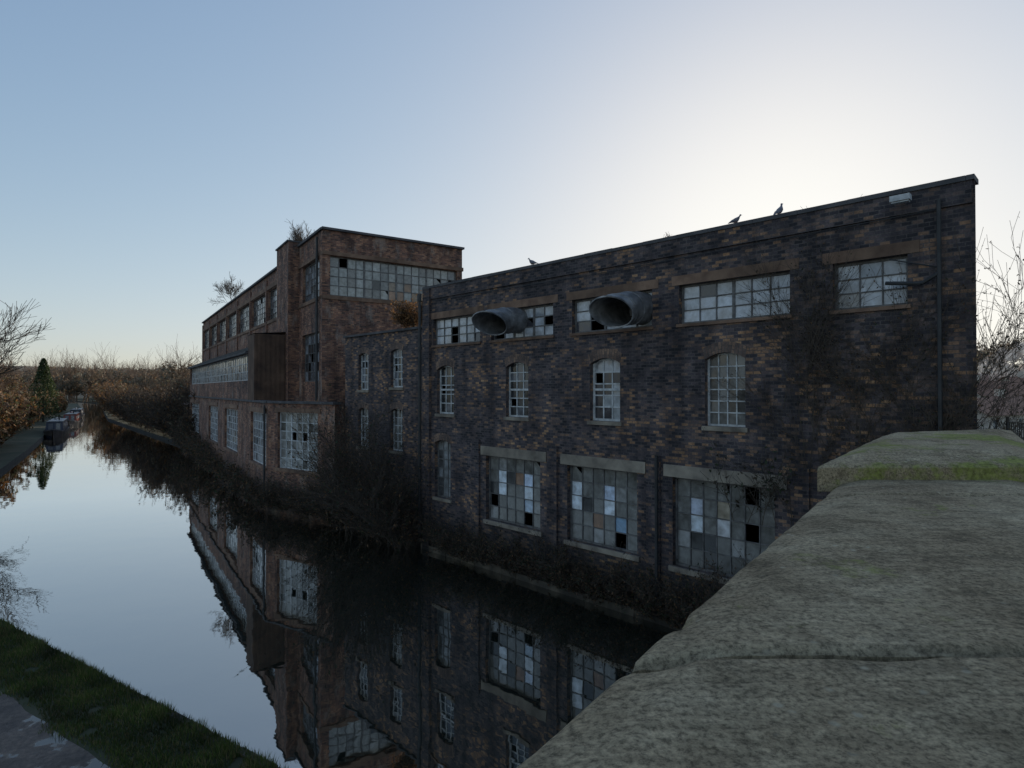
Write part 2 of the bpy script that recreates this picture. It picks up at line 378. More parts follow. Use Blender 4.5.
wbox(tr,Wf,-.06,7.15,11.62,11.8,-.1,.06,0); wbox(tr,Wf,-.1,7.18,12.748,12.85,-.35,.12,2)
wbox(tr,Wf,-.02,7.1,9.62,9.79,-.1,.05,0)
wbox(tr,Wt,0,Lt+.06,11.62,11.8,-.1,.06,0); wbox(tr,Wt,-.1,Lt-.08,12.748,12.85,-.35,.12,2); wbox(tr,Wt,0,Lt,9.62,9.79,-.1,.05,0)
wbox(wl,Wt,Lt-.45,Lt-.01,4.9,12.7,-.1,.05,0)
wallpanel(wl,Wall(cp(0,3.915),cp(5.6,3.915)),-.6,12.75); wallpanel(wl,Wall(cp(5.6,3.915),cp(5.6)),-.6,12.75)
roofpoly(wl,[cp(0),cp(0,3.915),cp(5.6,3.915),cp(5.6)],12.4,3)
wbox(wl,Wt,.05,(5.6-3.3)*q-.2,4.9,12.98,-.4,.55,0); wbox(tr,Wt,0,(5.6-3.3)*q-.14,12.983,13.06,-.45,.62,2)
Ww=Wall(cp(35.6),cp(5.6)); Lw=Ww.L
ops=[];n=7; bay=Lw/n
for i in range(n):
    a=i*bay+.45; b=(i+1)*bay-.45
    ops+= [op(a,b,9.7,11.5),op(a,b,5.9,8.1)]
wallpanel(wl,Ww,-.6,12.45,ops)
for o in ops: window(fr,pn,Ww,o,8,5,MIXD if o['z0']>9 else DARK,1,bar=.03,mull=(4,))
wbox(tr,Ww,0,Lw-.1,11.55,11.8,-.1,.07,0); wbox(tr,Ww,-.1,Lw,12.448,12.56,-.35,.13,2); wbox(tr,Ww,0,Lw,9.5,9.68,-.1,.06,0)
for i in range(n): wbox(wl,Ww,i*bay,i*bay+.3,4.9,12.2,-.05,.09,0)
wallpanel(wl,Wall(cp(35.6,3.915),cp(35.6)),-.6,12.45); wallpanel(wl,Wall(cp(5.6,3.915),cp(35.6,3.915)),-.6,12.45)
roofpoly(wl,[cp(5.6),cp(5.6,3.915),cp(35.6,3.915),cp(35.6)],12.1,3)
K=Vector((-11.18,27.5)); LL=(-7.32,24.8)
def kp(m,b=0):
    p=K+dc*m+df*b; return (p.x,p.y)
Wg=Wall(kp(27.5),kp(0)); Lg=Wg.L
def gm(m): return (27.5-m)*q
go=[op(gm(26.8),gm(21.6),1.9,4.35),op(gm(16.7),gm(13.0),1.9,4.35),op(gm(10.5),gm(6.6),1.9,4.35),op(gm(3.4),gm(.3),1.9,4.4)]
wallpanel(wl,Wg,-.6,4.9,go)
for o in go: window(fr,pn,Wg,o,7,6,[(.5,(.36,.38,.4)),(.28,(.22,.22,.22)),(.17,(.08,.08,.08))],0,bar=.03)
Ws=Wall(kp(0),LL)
so=[op(.75,3.6,2.0,4.5)]
wallpanel(wl,Ws,-.6,4.9,so)
window(fr,pn,Ws,so[0],7,6,[(.5,(.38,.38,.36)),(.33,(.26,.25,.23)),(.13,(.1,.1,.09))],0,bar=.035,mull=(2,5))
for o in go: wbox(tr,Wg,o['s0']-.1,o['s1']+.1,4.42,4.65,-.05,.05,0); wbox(tr,Wg,o['s0']-.1,o['s1']+.1,o['z0']-.12,o['z0']-.003,-.1,.05,0)
wbox(tr,Ws,.6,3.8,4.503,4.7,-.05,.04,0); wbox(tr,Ws,.6,3.8,1.86,1.997,-.1,.05,0)
wbox(tr,Wg,-.05,Lg,4.897,5.0,-.3,.1,2); wbox(tr,Ws,.08,Ws.L,4.897,5.0,-.3,.1,2)
inn=(-6.7,28.1)
wallpanel(wl,Wall(LL,inn),-.6,4.9)
roofpoly(wl,[kp(27.5),kp(0),LL,inn,kp(27.5,1.35)],4.86,3)
wallpanel(wl,Wall(kp(27.5,1.35),kp(27.5)),-.6,4.9)
Wo=Wall(kp(27.0,-.02),kp(2.3,-.02)); Lo=Wo.L
oo=[op(.2,Lo-1.7,6.0,7.4)]
wallpanel(wl,Wo,4.88,7.5,oo)
window(fr,pn,Wo,oo[0],44,3,[(.5,(.30,.33,.36)),(.25,(.2,.22,.23)),(.22,(.08,.08,.08))],0,bar=.035,mull=tuple(range(4,44,4)))
i0=Wo.P(-.2,7.5,.15);i1=Wo.P(Lo-1.62,7.5,.15);i2=Wo.P(Lo-1.62,8.45,-2.0);i3=Wo.P(-.2,8.45,-2.0)
nn=60
for i in range(nn):
    a=i/nn; b=(i+1)/nn
    c=pick([(.6,(.34,.39,.44)),(.25,(.22,.25,.28)),(.15,(.12,.13,.14))]) or (.3,.3,.3)
    pn.poly([i0.lerp(i1,a),i0.lerp(i1,b),i3.lerp(i2,b),i3.lerp(i2,a)],None,0,c)
    tube(fr,i0.lerp(i1,a)+Vector((0,0,.02)),i3.lerp(i2,a)+Vector((0,0,.02)),.03,.03,4,1)
wbox(tr,Wo,-.2,Lo-1.62,7.40,7.49,.05,.2,2)
e0=kp(2.3,-.02); e1=kp(2.3,1.62); We=Wall(e0,e1)
cl=MB(); N=26
for i in range(N):
    a=We.L*i/N;b=We.L*(i+1)/N; o0=.03 if i%2 else .0
    wbox(cl,We,a,b,4.95,8.3,-.05,o0+.02,0)
cl.make('rusty_end_cladding',[m_rust],root)
cl=MB(); wbox(cl,Wo,Lo-1.6,Lo+.04,4.95,8.3,-.06,.06,0)
rp=[Wo.P(Lo-1.6,8.32,.08),Wo.P(Lo+.06,8.32,.08),Wo.P(Lo+.06,8.5,-2.0),Wo.P(Lo-1.6,8.5,-2.0)]; cl.poly(rp)
cl.make('rusty_side_cladding',[m_rust],root)
wl.make('walls',[m_brick_red,m_brick_arch,m_stone,m_roof],root); fr.make('window_frames',[m_frame_w,m_frame_g],root); pn.make('window_panes',[m_pane],root); tr.make('stone_trim',[m_brownlint,m_brownlint,m_coping],root)
dp=MB(); wp(Wt,[(Lt-.55,12.5,.14),(Lt-.55,5,.14)],.06); wp(Wg,[(Lg-.15,4.8,.12),(Lg-.15,.4,.12)],.05); dp.make('downpipes',[m_iron],root)

root=empty('lean_to_shed')
sh=MB(); Wsh=Wall(kp(37,.1),kp(28.2,.1))
wallpanel(sh,Wsh,-.2,4.2,[]); wallpanel(sh,Wall(kp(28.2,.1),kp(28.2,4)),-.2,4.2); wallpanel(sh,Wall(kp(37,4),kp(37,.1)),-.2,4.2)
a0=Wsh.P(-.4,4.1,.4);a1=Wsh.P(Wsh.L+.3,4.1,.4);a2=Wsh.P(Wsh.L+.3,7.2,-4.5);a3=Wsh.P(-.4,7.2,-4.5)
sh.poly([a0,a1,a2,a3],[(0,0),(9,0),(9,5),(0,5)],1); sh.poly([a1,Wsh.P(Wsh.L+.3,0,-4.5),a2],[(0,0),(5,0),(5,3)],0)
sh.poly([a3,Wsh.P(-.4,0,-4.5),a0],None,0)
sh.make('shed_body',[m_brick_red,m_rust],root)

# ================================================================== BRIDGE
D=Vector((.5896,.8077,0)); Rr=Vector((.8077,-.5896,0))
def bp(a,l,z): 
    p=D*a+Rr*l; return Vector((p.x,p.y,z))
def stonemat(name,moss):
    m,nt,b,out=newmat(name)
    tc=nt.nodes.new('ShaderNodeTexCoord'); v=tc.outputs['Object']
    mp2=nt.nodes.new('ShaderNodeMapping'); mp2.inputs['Scale'].default_value=(6,60,10); mp2.inputs['Rotation'].default_value=(0,0,math.radians(6)); nt.links.new(v,mp2.inputs[0])
    n1=noise_node(nt,v,2.2,9,.7); r=ramp(nt,[(.3,(.22,.165,.10)),(.45,(.37,.285,.175)),(.58,(.48,.385,.245)),(.72,(.59,.49,.33))]); nt.links.new(n1.outputs[0],r.inputs[0])
    n2=noise_node(nt,v,110,7,.78); r2=ramp(nt,[(.38,(.35,.35,.35)),(.52,(.97,.97,.97)),(.66,(1.4,1.4,1.4))]); nt.links.new(n2.outputs[0],r2.inputs[0])
    col=mixc(nt,'MULTIPLY',1.0,r.outputs[0],r2.outputs[0])
    tool=noise_node(nt,mp2.outputs[0],1,4,.65)
    r3=ramp(nt,[(.38,(.66,.66,.66)),(.58,(1.06,1.06,1.06))]); nt.links.new(tool.outputs[0],r3.inputs[0])
    col=mixc(nt,'MULTIPLY',.6,col,r3.outputs[0])
    n6=noise_node(nt,v,9,6,.7); r6=ramp(nt,[(.36,(.52,.51,.49)),(.52,(1.05,1.05,1.05))]); nt.links.new(n6.outputs[0],r6.inputs[0])
    col=mixc(nt,'MULTIPLY',.75,col,r6.outputs[0])
    vo=nt.nodes.new('ShaderNodeTexVoronoi'); vo.inputs['Scale'].default_value=22; nt.links.new(v,vo.inputs['Vector'])
    wob=mth(nt,'ADD',vo.outputs['Distance'],mth(nt,'MULTIPLY',n2.outputs[0],.45))
    rl=ramp(nt,[(.30,(1,1,1)),(.38,(0,0,0))]); nt.links.new(wob,rl.inputs[0])
    lm=noise_node(nt,v,2.6,3); rlm=ramp(nt,[(.46,(0,0,0)),(.58,(1,1,1))]); nt.links.new(lm.outputs[0],rlm.inputs[0])
    col=mixc(nt,'MIX',mth(nt,'MULTIPLY',mth(nt,'MULTIPLY',rl.outputs[0],rlm.outputs[0]),.6),col,(.60,.54,.40))
    n4=noise_node(nt,v,3.5,8,.75); rm=ramp(nt,[(.58-moss,(0,0,0)),(.68-moss,(1,1,1))]); nt.links.new(n4.outputs[0],rm.inputs[0])
    n5=noise_node(nt,v,60,4); rg=ramp(nt,[(.3,(.10,.11,.02)),(.7,(.36,.40,.08))]); nt.links.new(n5.outputs[0],rg.inputs[0])
    col=mixc(nt,'MIX',mth(nt,'MULTIPLY',rm.outputs[0],.8),col,rg.outputs[0])
    nt.links.new(col,b.inputs['Base Color']); b.inputs['Roughness'].default_value=.92; b.inputs['Specular IOR Level'].default_value=.25
    h=mth(nt,'ADD',mth(nt,'MULTIPLY',n2.outputs[0],.9),mth(nt,'MULTIPLY',tool.outputs[0],.6))
    h=mth(nt,'ADD',h,mth(nt,'MULTIPLY',n6.outputs[0],.8))
    bpn=nt.nodes.new('ShaderNodeBump'); bpn.inputs['Strength'].default_value=.9; bpn.inputs['Distance'].default_value=.008
    nt.links.new(h,bpn.inputs['Height']); nt.links.new(bpn.outputs[0],b.inputs['Normal'])
    return m
m_cop=stonemat('weathered_gritstone',-.03); m_cap=stonemat('mossy_gritstone',.09)
root=empty('stone_bridge')
SK=.73      # skew bridge: stone joints are cut oblique to the parapet line
def coping(name,a0,a1,l0,l1,zedge,crown,mat,seed,pitch=False,taper=(0,0),thick=.17,skew=0,rise=0):
    na=max(4,int((a1-a0)/.015)); nl=48
    verts=[];faces=[]
    for i in range(na+1):
        t=i/na; a=a0+(a1-a0)*t
        L_=l0+taper[0]*t; R_=l1+taper[1]*t
        for j in range(nl+1):
            p=j/nl*2-1
            p=math.copysign(abs(p)**.75,p)
            l=(L_+R_)/2+(R_-L_)/2*p
            if pitch: h=min(crown,crown*3.0*(1-abs(p)),crown*6*t+.004,crown*6*(1-t)+.004)+rise*t*(.4+.6*(p+1)/2)
            else: h=crown*min(1,3.5*(1-abs(p)))
            ed=min((a-a0),(a1-a)); h-=.010*max(0,1-ed/.016)**2
            el=(1-abs(p))*(R_-L_)/2; h-=.004*max(0,1-el/.008)**2
            w=bp(a,l,0)
            wn=noise.noise(Vector((w.x*1.6+seed,w.y*1.6,seed)))*.004+noise.noise(Vector((w.x*9,w.y*9,seed)))*.002+noise.noise(Vector((w.x*30,w.y*30,seed)))*.0014
            chip=max(0,noise.noise(Vector((a*7,seed,1 if p>0 else 0)))-.25)*.035*max(0,1-el/.04)
            chip+=max(0,noise.noise(Vector((l*8,seed,5)))-.1)*.03*max(0,1-ed/.035)
            wob=noise.noise(Vector((a*6,seed,0 if p<0 else 9)))*.003*abs(p)
            aa=a+ (noise.noise(Vector((l*7,seed*3,0)))*.007 if i in(0,na) else 0)+skew*l
            verts.append(bp(aa,l+wob,zedge+h+wn-chip))
    for i in range(na):
        for j in range(nl):
            k=i*(nl+1)+j; faces.append((k,k+1,k+nl+2,k+nl+1))
    loop=[j for j in range(nl+1)]+[i*(nl+1)+nl for i in range(1,na+1)]+[na*(nl+1)+j for j in range(nl-1,-1,-1)]+[i*(nl+1) for i in range(na-1,0,-1)]
    base=len(verts)
    for k in loop: v=verts[k]; verts.append(Vector((v.x,v.y,zedge-thick)))
    n=len(loop)
    for i in range(n):
        j=(i+1)%n; faces.append((loop[j],loop[i],base+i,base+j))
    faces.append(tuple(range(base,base+n)))
    me=bpy.data.meshes.new(name); me.from_pydata([tuple(v) for v in verts],[],faces); me.materials.append(mat)
    me.polygons.foreach_set('use_smooth',[True]*(na*nl)+[False]*(len(faces)-na*nl)); me.update()
    bm=bmesh.new(); bm.from_mesh(me); bmesh.ops.recalc_face_normals(bm,faces=bm.faces)
    for e_ in bm.edges:
        if len(e_.link_faces)==2 and e_.calc_face_angle(0)>.9: e_.smooth=False
    bm.to_mesh(me); bm.free()
    o=bpy.data.objects.new(name,me); scene.collection.objects.link(o); o.parent=root
js=[-5.4,-3.9,-2.2,-.55,1.03,2.56,3.02]
for i in range(len(js)-1): coping('coping_stone_%d'%i,js[i]+.008,js[i+1]-.008,-.36,.275,5.12+U(-.004,.004),.018,m_cop,3.1+i*7,skew=SK)
coping('pier_cap',2.97,4.45,-.43,.34,5.195,.04,m_cap,91,True,(.09,-.04),.10,skew=SK,rise=.06)
for i in range(6): coping('end_coping_%d'%i,4.6+i*1.3,4.6+(i+1)*1.3-.008,-.30,.22,4.62-.02*i,.03,m_cop,50+i)
for i in range(8): coping('side_coping_%d'%i,-6+i*1.5,-6+(i+1)*1.5-.008,5.9,6.4,5.05,.04,m_cop,70+i)
bw=MB()
def face_strip(l,sgn):
    def Q(a,z): return bp(a,l,z)
    bw.poly([Q(-30,-.6),Q(5.4,-.6),Q(5.4,4.5),Q(-30,4.5)],[(-30,-.6),(5.4,-.6),(5.4,4.5),(-30,4.5)],0)
    N=16
    for i in range(N):
        a0=5.4+6.4*i/N;a1=5.4+6.4*(i+1)/N
        f=lambda a:.5+2.6*math.sqrt(max(0,1-((a-8.6)/3.2)**2))
        bw.poly([Q(a0,f(a0)),Q(a1,f(a1)),Q(a1,4.5),Q(a0,4.5)],[(a0,f(a0)),(a1,f(a1)),(a1,4.5),(a0,4.5)],0)
        if sgn>0: bw.poly([bp(a0,-.26,f(a0)),bp(a1,-.26,f(a1)),bp(a1,6.35,f(a1)),bp(a0,6.35,f(a0))],[(0,a0),(0,a1),(6,a1),(6,a0)],0)
    bw.poly([Q(11.8,-.6),Q(12.4,-.6),Q(12.4,4.5),Q(11.8,4.5)],[(0,0),(.6,0),(.6,5),(0,5)],0)
face_strip(-.26,1); face_strip(6.35,0)
def bbox(mb,a0,a1,l0,l1,z0,z1,m=0):
    c=[bp(a,l,z) for z in(z0,z1) for a,l in((a0,l0),(a0,l1),(a1,l1),(a1,l0))]
    for f,uv in (((0,1,5,4),1),((1,2,6,5),0),((2,3,7,6),1),((3,0,4,7),0),((4,5,6,7),2),((3,2,1,0),2)):
        pts=[c[k] for k in f]; mb.poly(pts,[(p.x+p.y,p.z) if uv<2 else (p.x,p.y) for p in pts],m)
bbox(bw,-30,2.7,-.262,.2,4.0,5.06); bbox(bw,2.75,4.25,-.33,.27,-.3,5.105); bbox(bw,4.252,12.3,-.24,.16,4.0,4.46)
bbox(bw,-30,12.3,5.95,6.36,4.0,4.9)
bw.make('bridge_walls',[brickmat('bridge_stone',[(0,(.12,.1,.07)),(.5,(.24,.2,.14)),(1,(.34,.3,.2))],(.1,.09,.07),.2,0,.4)],root)
dk=MB()
m_road=noisemat('asphalt',[(.3,(.035,.035,.037)),(.7,(.07,.07,.07))],3,.9,.4,60)
dk.poly([bp(-30,.201,4.0),bp(14,.201,4.0),bp(14,5.949,4.0),bp(-30,5.949,4.0)][::-1]); dk.make('road',[m_road],root)

# ================================================================== WATER & GROUND
m,nt,b,out=newmat('canal_water')
nt.nodes.remove(b)
tc=nt.nodes.new('ShaderNodeTexCoord'); v=tc.outputs['Object']
g=nt.nodes.new('ShaderNodeBsdfGlossy'); g.inputs['Roughness'].default_value=.018; g.inputs['Color'].default_value=(.97,.95,.93,1)
d=nt.nodes.new('ShaderNodeBsdfDiffuse'); d.inputs['Color'].default_value=(.018,.022,.016,1)
fz=nt.nodes.new('ShaderNodeFresnel'); fz.inputs['IOR'].default_value=1.33
fac=mth(nt,'MINIMUM',mth(nt,'ADD',mth(nt,'MULTIPLY',fz.outputs[0],1.5),.34),.96)
n1=noise_node(nt,v,1.1,3,.5); n2=noise_node(nt,v,.35,2,.5)
hh=mth(nt,'ADD',mth(nt,'MULTIPLY',n1.outputs[0],.35),n2.outputs[0])
bpn=nt.nodes.new('ShaderNodeBump'); bpn.inputs['Strength'].default_value=.55; bpn.inputs['Distance'].default_value=.016
nt.links.new(hh,bpn.inputs['Height']); nt.links.new(bpn.outputs[0],g.inputs['Normal'])
mx=nt.nodes.new('ShaderNodeMixShader'); nt.links.new(fac,mx.inputs[0]); nt.links.new(d.outputs[0],mx.inputs[1]); nt.links.new(g.outputs[0],mx.inputs[2]); nt.links.new(mx.outputs[0],out.inputs[0])
m_water=m
w=MB(); w.poly([(-320,-40,0),(60,-40,0),(60,380,0),(-320,380,0)]); w.make('canal_water',[m_water])

near=[(44,-21.5),(3.15,4.3),(-3.1,8.25),(-11.7,13.7),(-19,19),(-26,26),(-31,33),(-33.3,39),(-42,52),(-60,78),(-107,150),(-168,232),(-255,320)]
far=[(-250,330),(-152,226),(-102,150),(-74,110),(-48,78),(-30.3,56.5),(-29.0,55.6),(-11.0,28.6),(-7.9,25.6),(-6.9,24.6),(-3.4,21.1),(-2.4,21.4),(8.2,10.5),(12,6),(46,-16)]
loop=near+far
bm=bmesh.new()
S=3500
outer=[(-S,-S),(S,-S),(S,S),(-S,S)]
def addloop(pts,z):
    vs=[bm.verts.new((x,y,z)) for x,y in pts]
    return [bm.edges.new((vs[i],vs[(i+1)%len(vs)])) for i in range(len(vs))]
es=addloop(outer,.3)+addloop(loop,.3)
bmesh.ops.triangle_fill(bm,edges=es,use_beauty=True)
for f in bm.faces:
    if f.normal.z<0: f.normal_flip()
me=bpy.data.meshes.new('ground'); bm.to_mesh(me); bm.free()
m_ground=noisemat('rough_grass_ground',[(.3,(.035,.045,.02)),(.5,(.06,.065,.03)),(.7,(.10,.085,.05))],.5,.95,.5,8,scale2=.05)
me.materials.append(m_ground)
o=bpy.data.objects.new('ground',me); scene.collection.objects.link(o)
bk=MB()
for i in range(len(loop)):
    p=loop[i];qq=loop[(i+1)%len(loop)]
    bk.poly([(p[0],p[1],-1),(qq[0],qq[1],-1),(qq[0],qq[1],.3),(p[0],p[1],.3)],[(0,0),(1,0),(1,1),(0,1)])
bk.make('canal_bank_edge',[noisemat('bank_edging',[(.3,(.02,.02,.016)),(.7,(.06,.052,.04))],3,.9,.4)])
bd=MB(); bd.poly([(-320,-40,-1.2),(60,-40,-1.2),(60,380,-1.2),(-320,380,-1.2)]); bd.make('canal_bed',[m_ground])

e0=Vector((3.15,4.3,0)); e1=Vector((-11.7,13.7,0)); ed=(e1-e0).normalized(); en=Vector((ed.y,-ed.x,0))
if en.y>0: en=-en
Wn=Wall((e1.x,e1.y),(e0.x,e0.y))
LN=Wn.L
es_=MB(); s=-3.0
while s<LN:
    e=s+U(.7,1.2); wbox(es_,Wn,s,e-.02,-.1,.315+U(-.02,.01),.0,.14+U(-.03,.02)); s=e
es_.make('bank_edging_stones',[m_ledge])
m,nt,b,out=newmat('muddy_path')
tc=nt.nodes.new('ShaderNodeTexCoord'); v=tc.outputs['Object']
n1=noise_node(nt,v,1.1,5,.55); n2=noise_node(nt,v,14,8,.75)
r=ramp(nt,[(.3,(.05,.036,.028)),(.55,(.17,.12,.09)),(.75,(.28,.21,.16))]); nt.links.new(n2.outputs[0],r.inputs[0])
n3=noise_node(nt,v,2.2,5,.6); r3=ramp(nt,[(.35,(.45,.43,.42)),(.6,(1.1,1.1,1.1))]); nt.links.new(n3.outputs[0],r3.inputs[0])
mc=mixc(nt,'MULTIPLY',1.0,r.outputs[0],r3.outputs[0])
pu=ramp(nt,[(.525,(0,0,0)),(.55,(1,1,1))]); nt.links.new(n1.outputs[0],pu.inputs[0])
nt.links.new(mixc(nt,'MIX',pu.outputs[0],mc,(.03,.025,.02)),b.inputs['Base Color'])
rr=mth(nt,'SUBTRACT',.75,mth(nt,'MULTIPLY',pu.outputs[0],.73)); nt.links.new(rr,b.inputs['Roughness'])
b.inputs['Specular IOR Level'].default_value=1.0
bpn=nt.nodes.new('ShaderNodeBump'); bpn.inputs['Distance'].default_value=.05
nt.links.new(mth(nt,'SUBTRACT',1.0,pu.outputs[0]),bpn.inputs['Strength']); nt.links.new(n2.outputs[0],bpn.inputs['Height']); nt.links.new(bpn.outputs[0],b.inputs['Normal'])
pth=MB()
N=90
prev=None
for i in range(N+1):
    t=-6+ (LN+14)*i/N; p=e0+ed*t
    wi=1.25+.16*noise.noise(Vector((t*.8,0,3))); a=p+en*wi; c=p+en*(wi+3.0)
    cur=(Vector((a.x,a.y,.304)),Vector((c.x,c.y,.304)))
    if prev: pth.poly([prev[0],prev[1],cur[1],cur[0]])
    prev=cur
pth.make('muddy_path',[m])
gr=MB()
def blade(mb,x,y,z,h,wd,col):
    t=U(0,6.283); lean=U(0,.7)*h; dx,dy=math.cos(t),math.sin(t); k=U(0,6.283); lx,ly=math.cos(k)*lean,math.sin(k)*lean
    mb.poly([(x-dx*wd,y-dy*wd,z),(x+dx*wd,y+dy*wd,z),(x+lx,y+ly,z+h)],None,0,col)
for i in range(80000):
    t=U(1,LN+3); w_=U(.0,1.65)
    nz=noise.noise(Vector((t*2.2,w_*2.2,4)))
    if w_>1.2+.45*noise.noise(Vector((t*1.1,w_,0)))+U(-.12,.2): continue
    if nz<-.42: continue
    p=e0+ed*t+en*w_
    cl=noise.noise(Vector((p.x*1.6,p.y*1.6,0)))
    h=(.04+.07*max(0,cl)+U(0,.04))*(1.5 if w_<.3 else 1)
    k=U(.45,1.25)*(.95+.9*cl); g_=(.09*k,.125*k,.025*k) if R.random()<.75 else (.22*k,.17*k,.07*k)
    blade(gr,p.x,p.y,.3,h,U(.004,.009),g_)
gr.make('grass_verge',[m_leaf])

def tbl(v,T):
    for (a,x),(b_,y) in zip(T[:-1],T[1:]):
        if v<=b_: 
            t=(v-a)/(b_-a); t=t*t*(3-2*t); return x+(y-x)*t
    return T[-1][1]
T=[(0,3.9),(12,3.3),(50,.55),(100,.8),(160,4),(260,13),(420,20),(900,32)]
O=Vector((8.35,9.7,0)); F=Vector((.573,.819,0)); RT=Vector((.819,-.573,0))
tg=MB(); vv=[0,3,6,10,15,22,30,40,50,65,80,100,130,160,200,240,280,340,420,600,900]; nu=24
def tp(v_,j):
    u0=-.75*max(0,v_-12); u=u0+(260-u0)*(j/nu)**2
    p=O+F*v_+RT*u; return Vector((p.x,p.y,tbl(v_,T)+.5*noise.noise(Vector((p.x*.03,p.y*.03,0)))*min(1,v_/20)))
for i in range(len(vv)-1):
    for j in range(nu): tg.poly([tp(vv[i],j),tp(vv[i],j+1),tp(vv[i+1],j+1),tp(vv[i+1],j)])
for j in range(nu):
    a,b_=tp(0,j),tp(0,j+1); tg.poly([Vector((a.x,a.y,-.5)),Vector((b_.x,b_.y,-.5)),b_,a])
for i in range(len(vv)-1):
    a,b_=tp(vv[i],0),tp(vv[i+1],0); tg.poly([a,b_,Vector((b_.x,b_.y,-.5)),Vector((a.x,a.y,-.5))])
tg.make('hillside',[m_ground],None,True)
hb=MB(); NX,NY=60,8
def hp(i,j):
    x=-1400+2400*i/NX; y=420+900*j/NY
    z=.0+ (30+12*noise.noise(Vector((x*.003,0,5)))+ (10 if x<-200 else 0))*math.sin(min(1,j/5)*math.pi/2)
    return Vector((x,y,z))
for i in range(NX):
    for j in range(NY): hb.poly([hp(i,j),hp(i+1,j),hp(i+1,j+1),hp(i,j+1)])
hb.make('distant_hill',[noisemat('distant_woodland',[(.3,(.12,.10,.075)),(.7,(.22,.18,.12))],.06,1,0)],None,True)  # hill brown paled, with atmospheric haze painted into the colour

# ================================================================== VEGETATION
def limb(mb,p,d,L,r,depth,kids,sp,up=.1,leaf=None,flat=None,nseg=3,rmin=.004):
    for i in range(nseg):
        d=(d+Vector((U(-1,1),U(-1,1),U(-1,1)))*.22+Vector((0,0,up))).normalized()
        if flat is not None:
            d=(d-flat*d.dot(flat)*.85).normalized()
        q_=p+d*(L/nseg); ra=max(rmin,r*(1-.55*i/nseg)); rb=max(rmin,r*(1-.55*(i+1)/nseg))
        tube(mb,p,q_,ra,rb,5 if r>.06 else 3)
        if depth>0 and (i>0 or depth<3):
            for k in range(kids):
                nd=(d+Vector((U(-1,1),U(-1,1),U(-.6,1)))*sp).normalized()
                limb(mb,p.lerp(q_,U(.3,1)),nd,L*U(.45,.7),rb*.6,depth-1,kids,sp,up,leaf,flat,nseg if depth>1 else 2,rmin)
        if leaf and depth<=1:
            lm,n,sz,cols=leaf
            for k in range(n):
                if R.random()<.5: leafquad(lm,p.lerp(q_,R.random())+Vector((U(-1,1),U(-1,1),U(-1,1)))*sz*1.2,sz*U(.6,1.3),R.choice(cols))
        p=q_
def leafquad(mb,c,s,col):
    a=Vector((U(-1,1),U(-1,1),U(-1,1))).normalized(); b_=a.orthogonal().normalized(); 
    b_=(b_*math.cos(2)+a.cross(b_)*math.sin(U(0,6))).normalized()
    k=U(.7,1.25); col=(col[0]*k,col[1]*k,col[2]*k)
    mb.poly([c-a*s,c+b_*s*.45,c+a*s,c-b_*s*.45],None,0,col)
BR=[(.12,.07,.04),(.18,.10,.045),(.08,.055,.035)]
DK=[(.045,.042,.027),(.08,.06,.035),(.04,.055,.022)]
OR=[(.30,.15,.055),(.22,.12,.05),(.17,.10,.045)]
def plant(name,fn,leafm=True,bark=None):
    root=empty(name); t=MB(); l=MB(); fn(t,l)
    t.make('stems',[bark or m_bark],root)
    if l.f: l.make('leaves',[m_leaf],root)
def f(t,l):
    for i in range(85):
        s_=U(-6.0,-.2); b0=W1.P(s_,U(0,.3)-.25,U(.0,.75)); 
        H=U(1.6,3.4) if R.random()<.4 else U(.8,1.9)
        limb(t,b0,Vector((U(-.6,.2),U(-.7,.0),1)).normalized(),H,.02,2,3,.7,.0,(l,2,.05,DK+BR))
plant('canalside_thicket',f)
def f(t,l):
    for i in range(40):
        s_=U(0,Ws.L+.6); b0=Ws.P(s_,U(.0,.2),U(.0,.4)); limb(t,b0,Vector((U(-.5,.3),U(-.7,.1),.8)).normalized(),U(.4,1.1),.012,2,3,.8,-.01,(l,2,.045,DK+BR))
plant('canalside_shrub',f)
def f(t,l):
    for i in range(130):
        s_=Lg*R.random()**1.5; b0=Wg.P(s_,.1,U(.0,.5)); near_=s_/Lg; limb(t,b0,Vector((U(-.8,.1),U(-.7,.1),.9)).normalized(),U(.9,2.2)*(1-.5*near_),.018,2,2,.8,.0,(l,2,.08,DK+BR))
plant('canalside_shrub',f)
def f(t,l):
    for i in range(190):
        s_=15.2-(15.2-.2)*R.random()**1.1; b0=W1.P(s_,U(.0,.2),U(.0,.16)); H=U(.35,.95)+max(0,s_-10)*.26
        limb(t,b0,Vector((U(-.6,.2),U(-.7,.1),.9)).normalized(),H,.010,2,3,.7,-.03,(l,2,.036,DK+BR),rmin=.003)
plant('buddleia_shrub',f)
def f(t,l):
    for i in range(24):
        s_=U(12.5,15.2); b0=W1.P(s_,U(2.0,4.5),.05)
        limb(t,b0,Vector((W1.u.x*U(-.6,.6),W1.u.y*U(-.6,.6),1)).normalized(),U(1.3,2.6),.011,3,2,.8,.02,(l,1,.026,DK+BR),flat=W1.n,rmin=.0028)
plant('wall_creeper',f)
def f(t,l):
    for k in range(5): limb(t,W1.P(11.2+k*.3,2.7,.1),Vector((U(-.3,.3),-.2,.9)),1.2,.01,2,2,.8,.0,(l,1,.05,DK),rmin=.004)
plant('wall_plant',f)
def f(t,l):
    for k in range(16): limb(t,WL.P(5.0+U(-.7,.7),7.7,-.1),Vector((U(-.7,.7),U(-.5,.5),.8)).normalized(),.7,.012,2,3,.8,.0,(l,3,.05,OR))
plant('rooftop_buddleia',f)
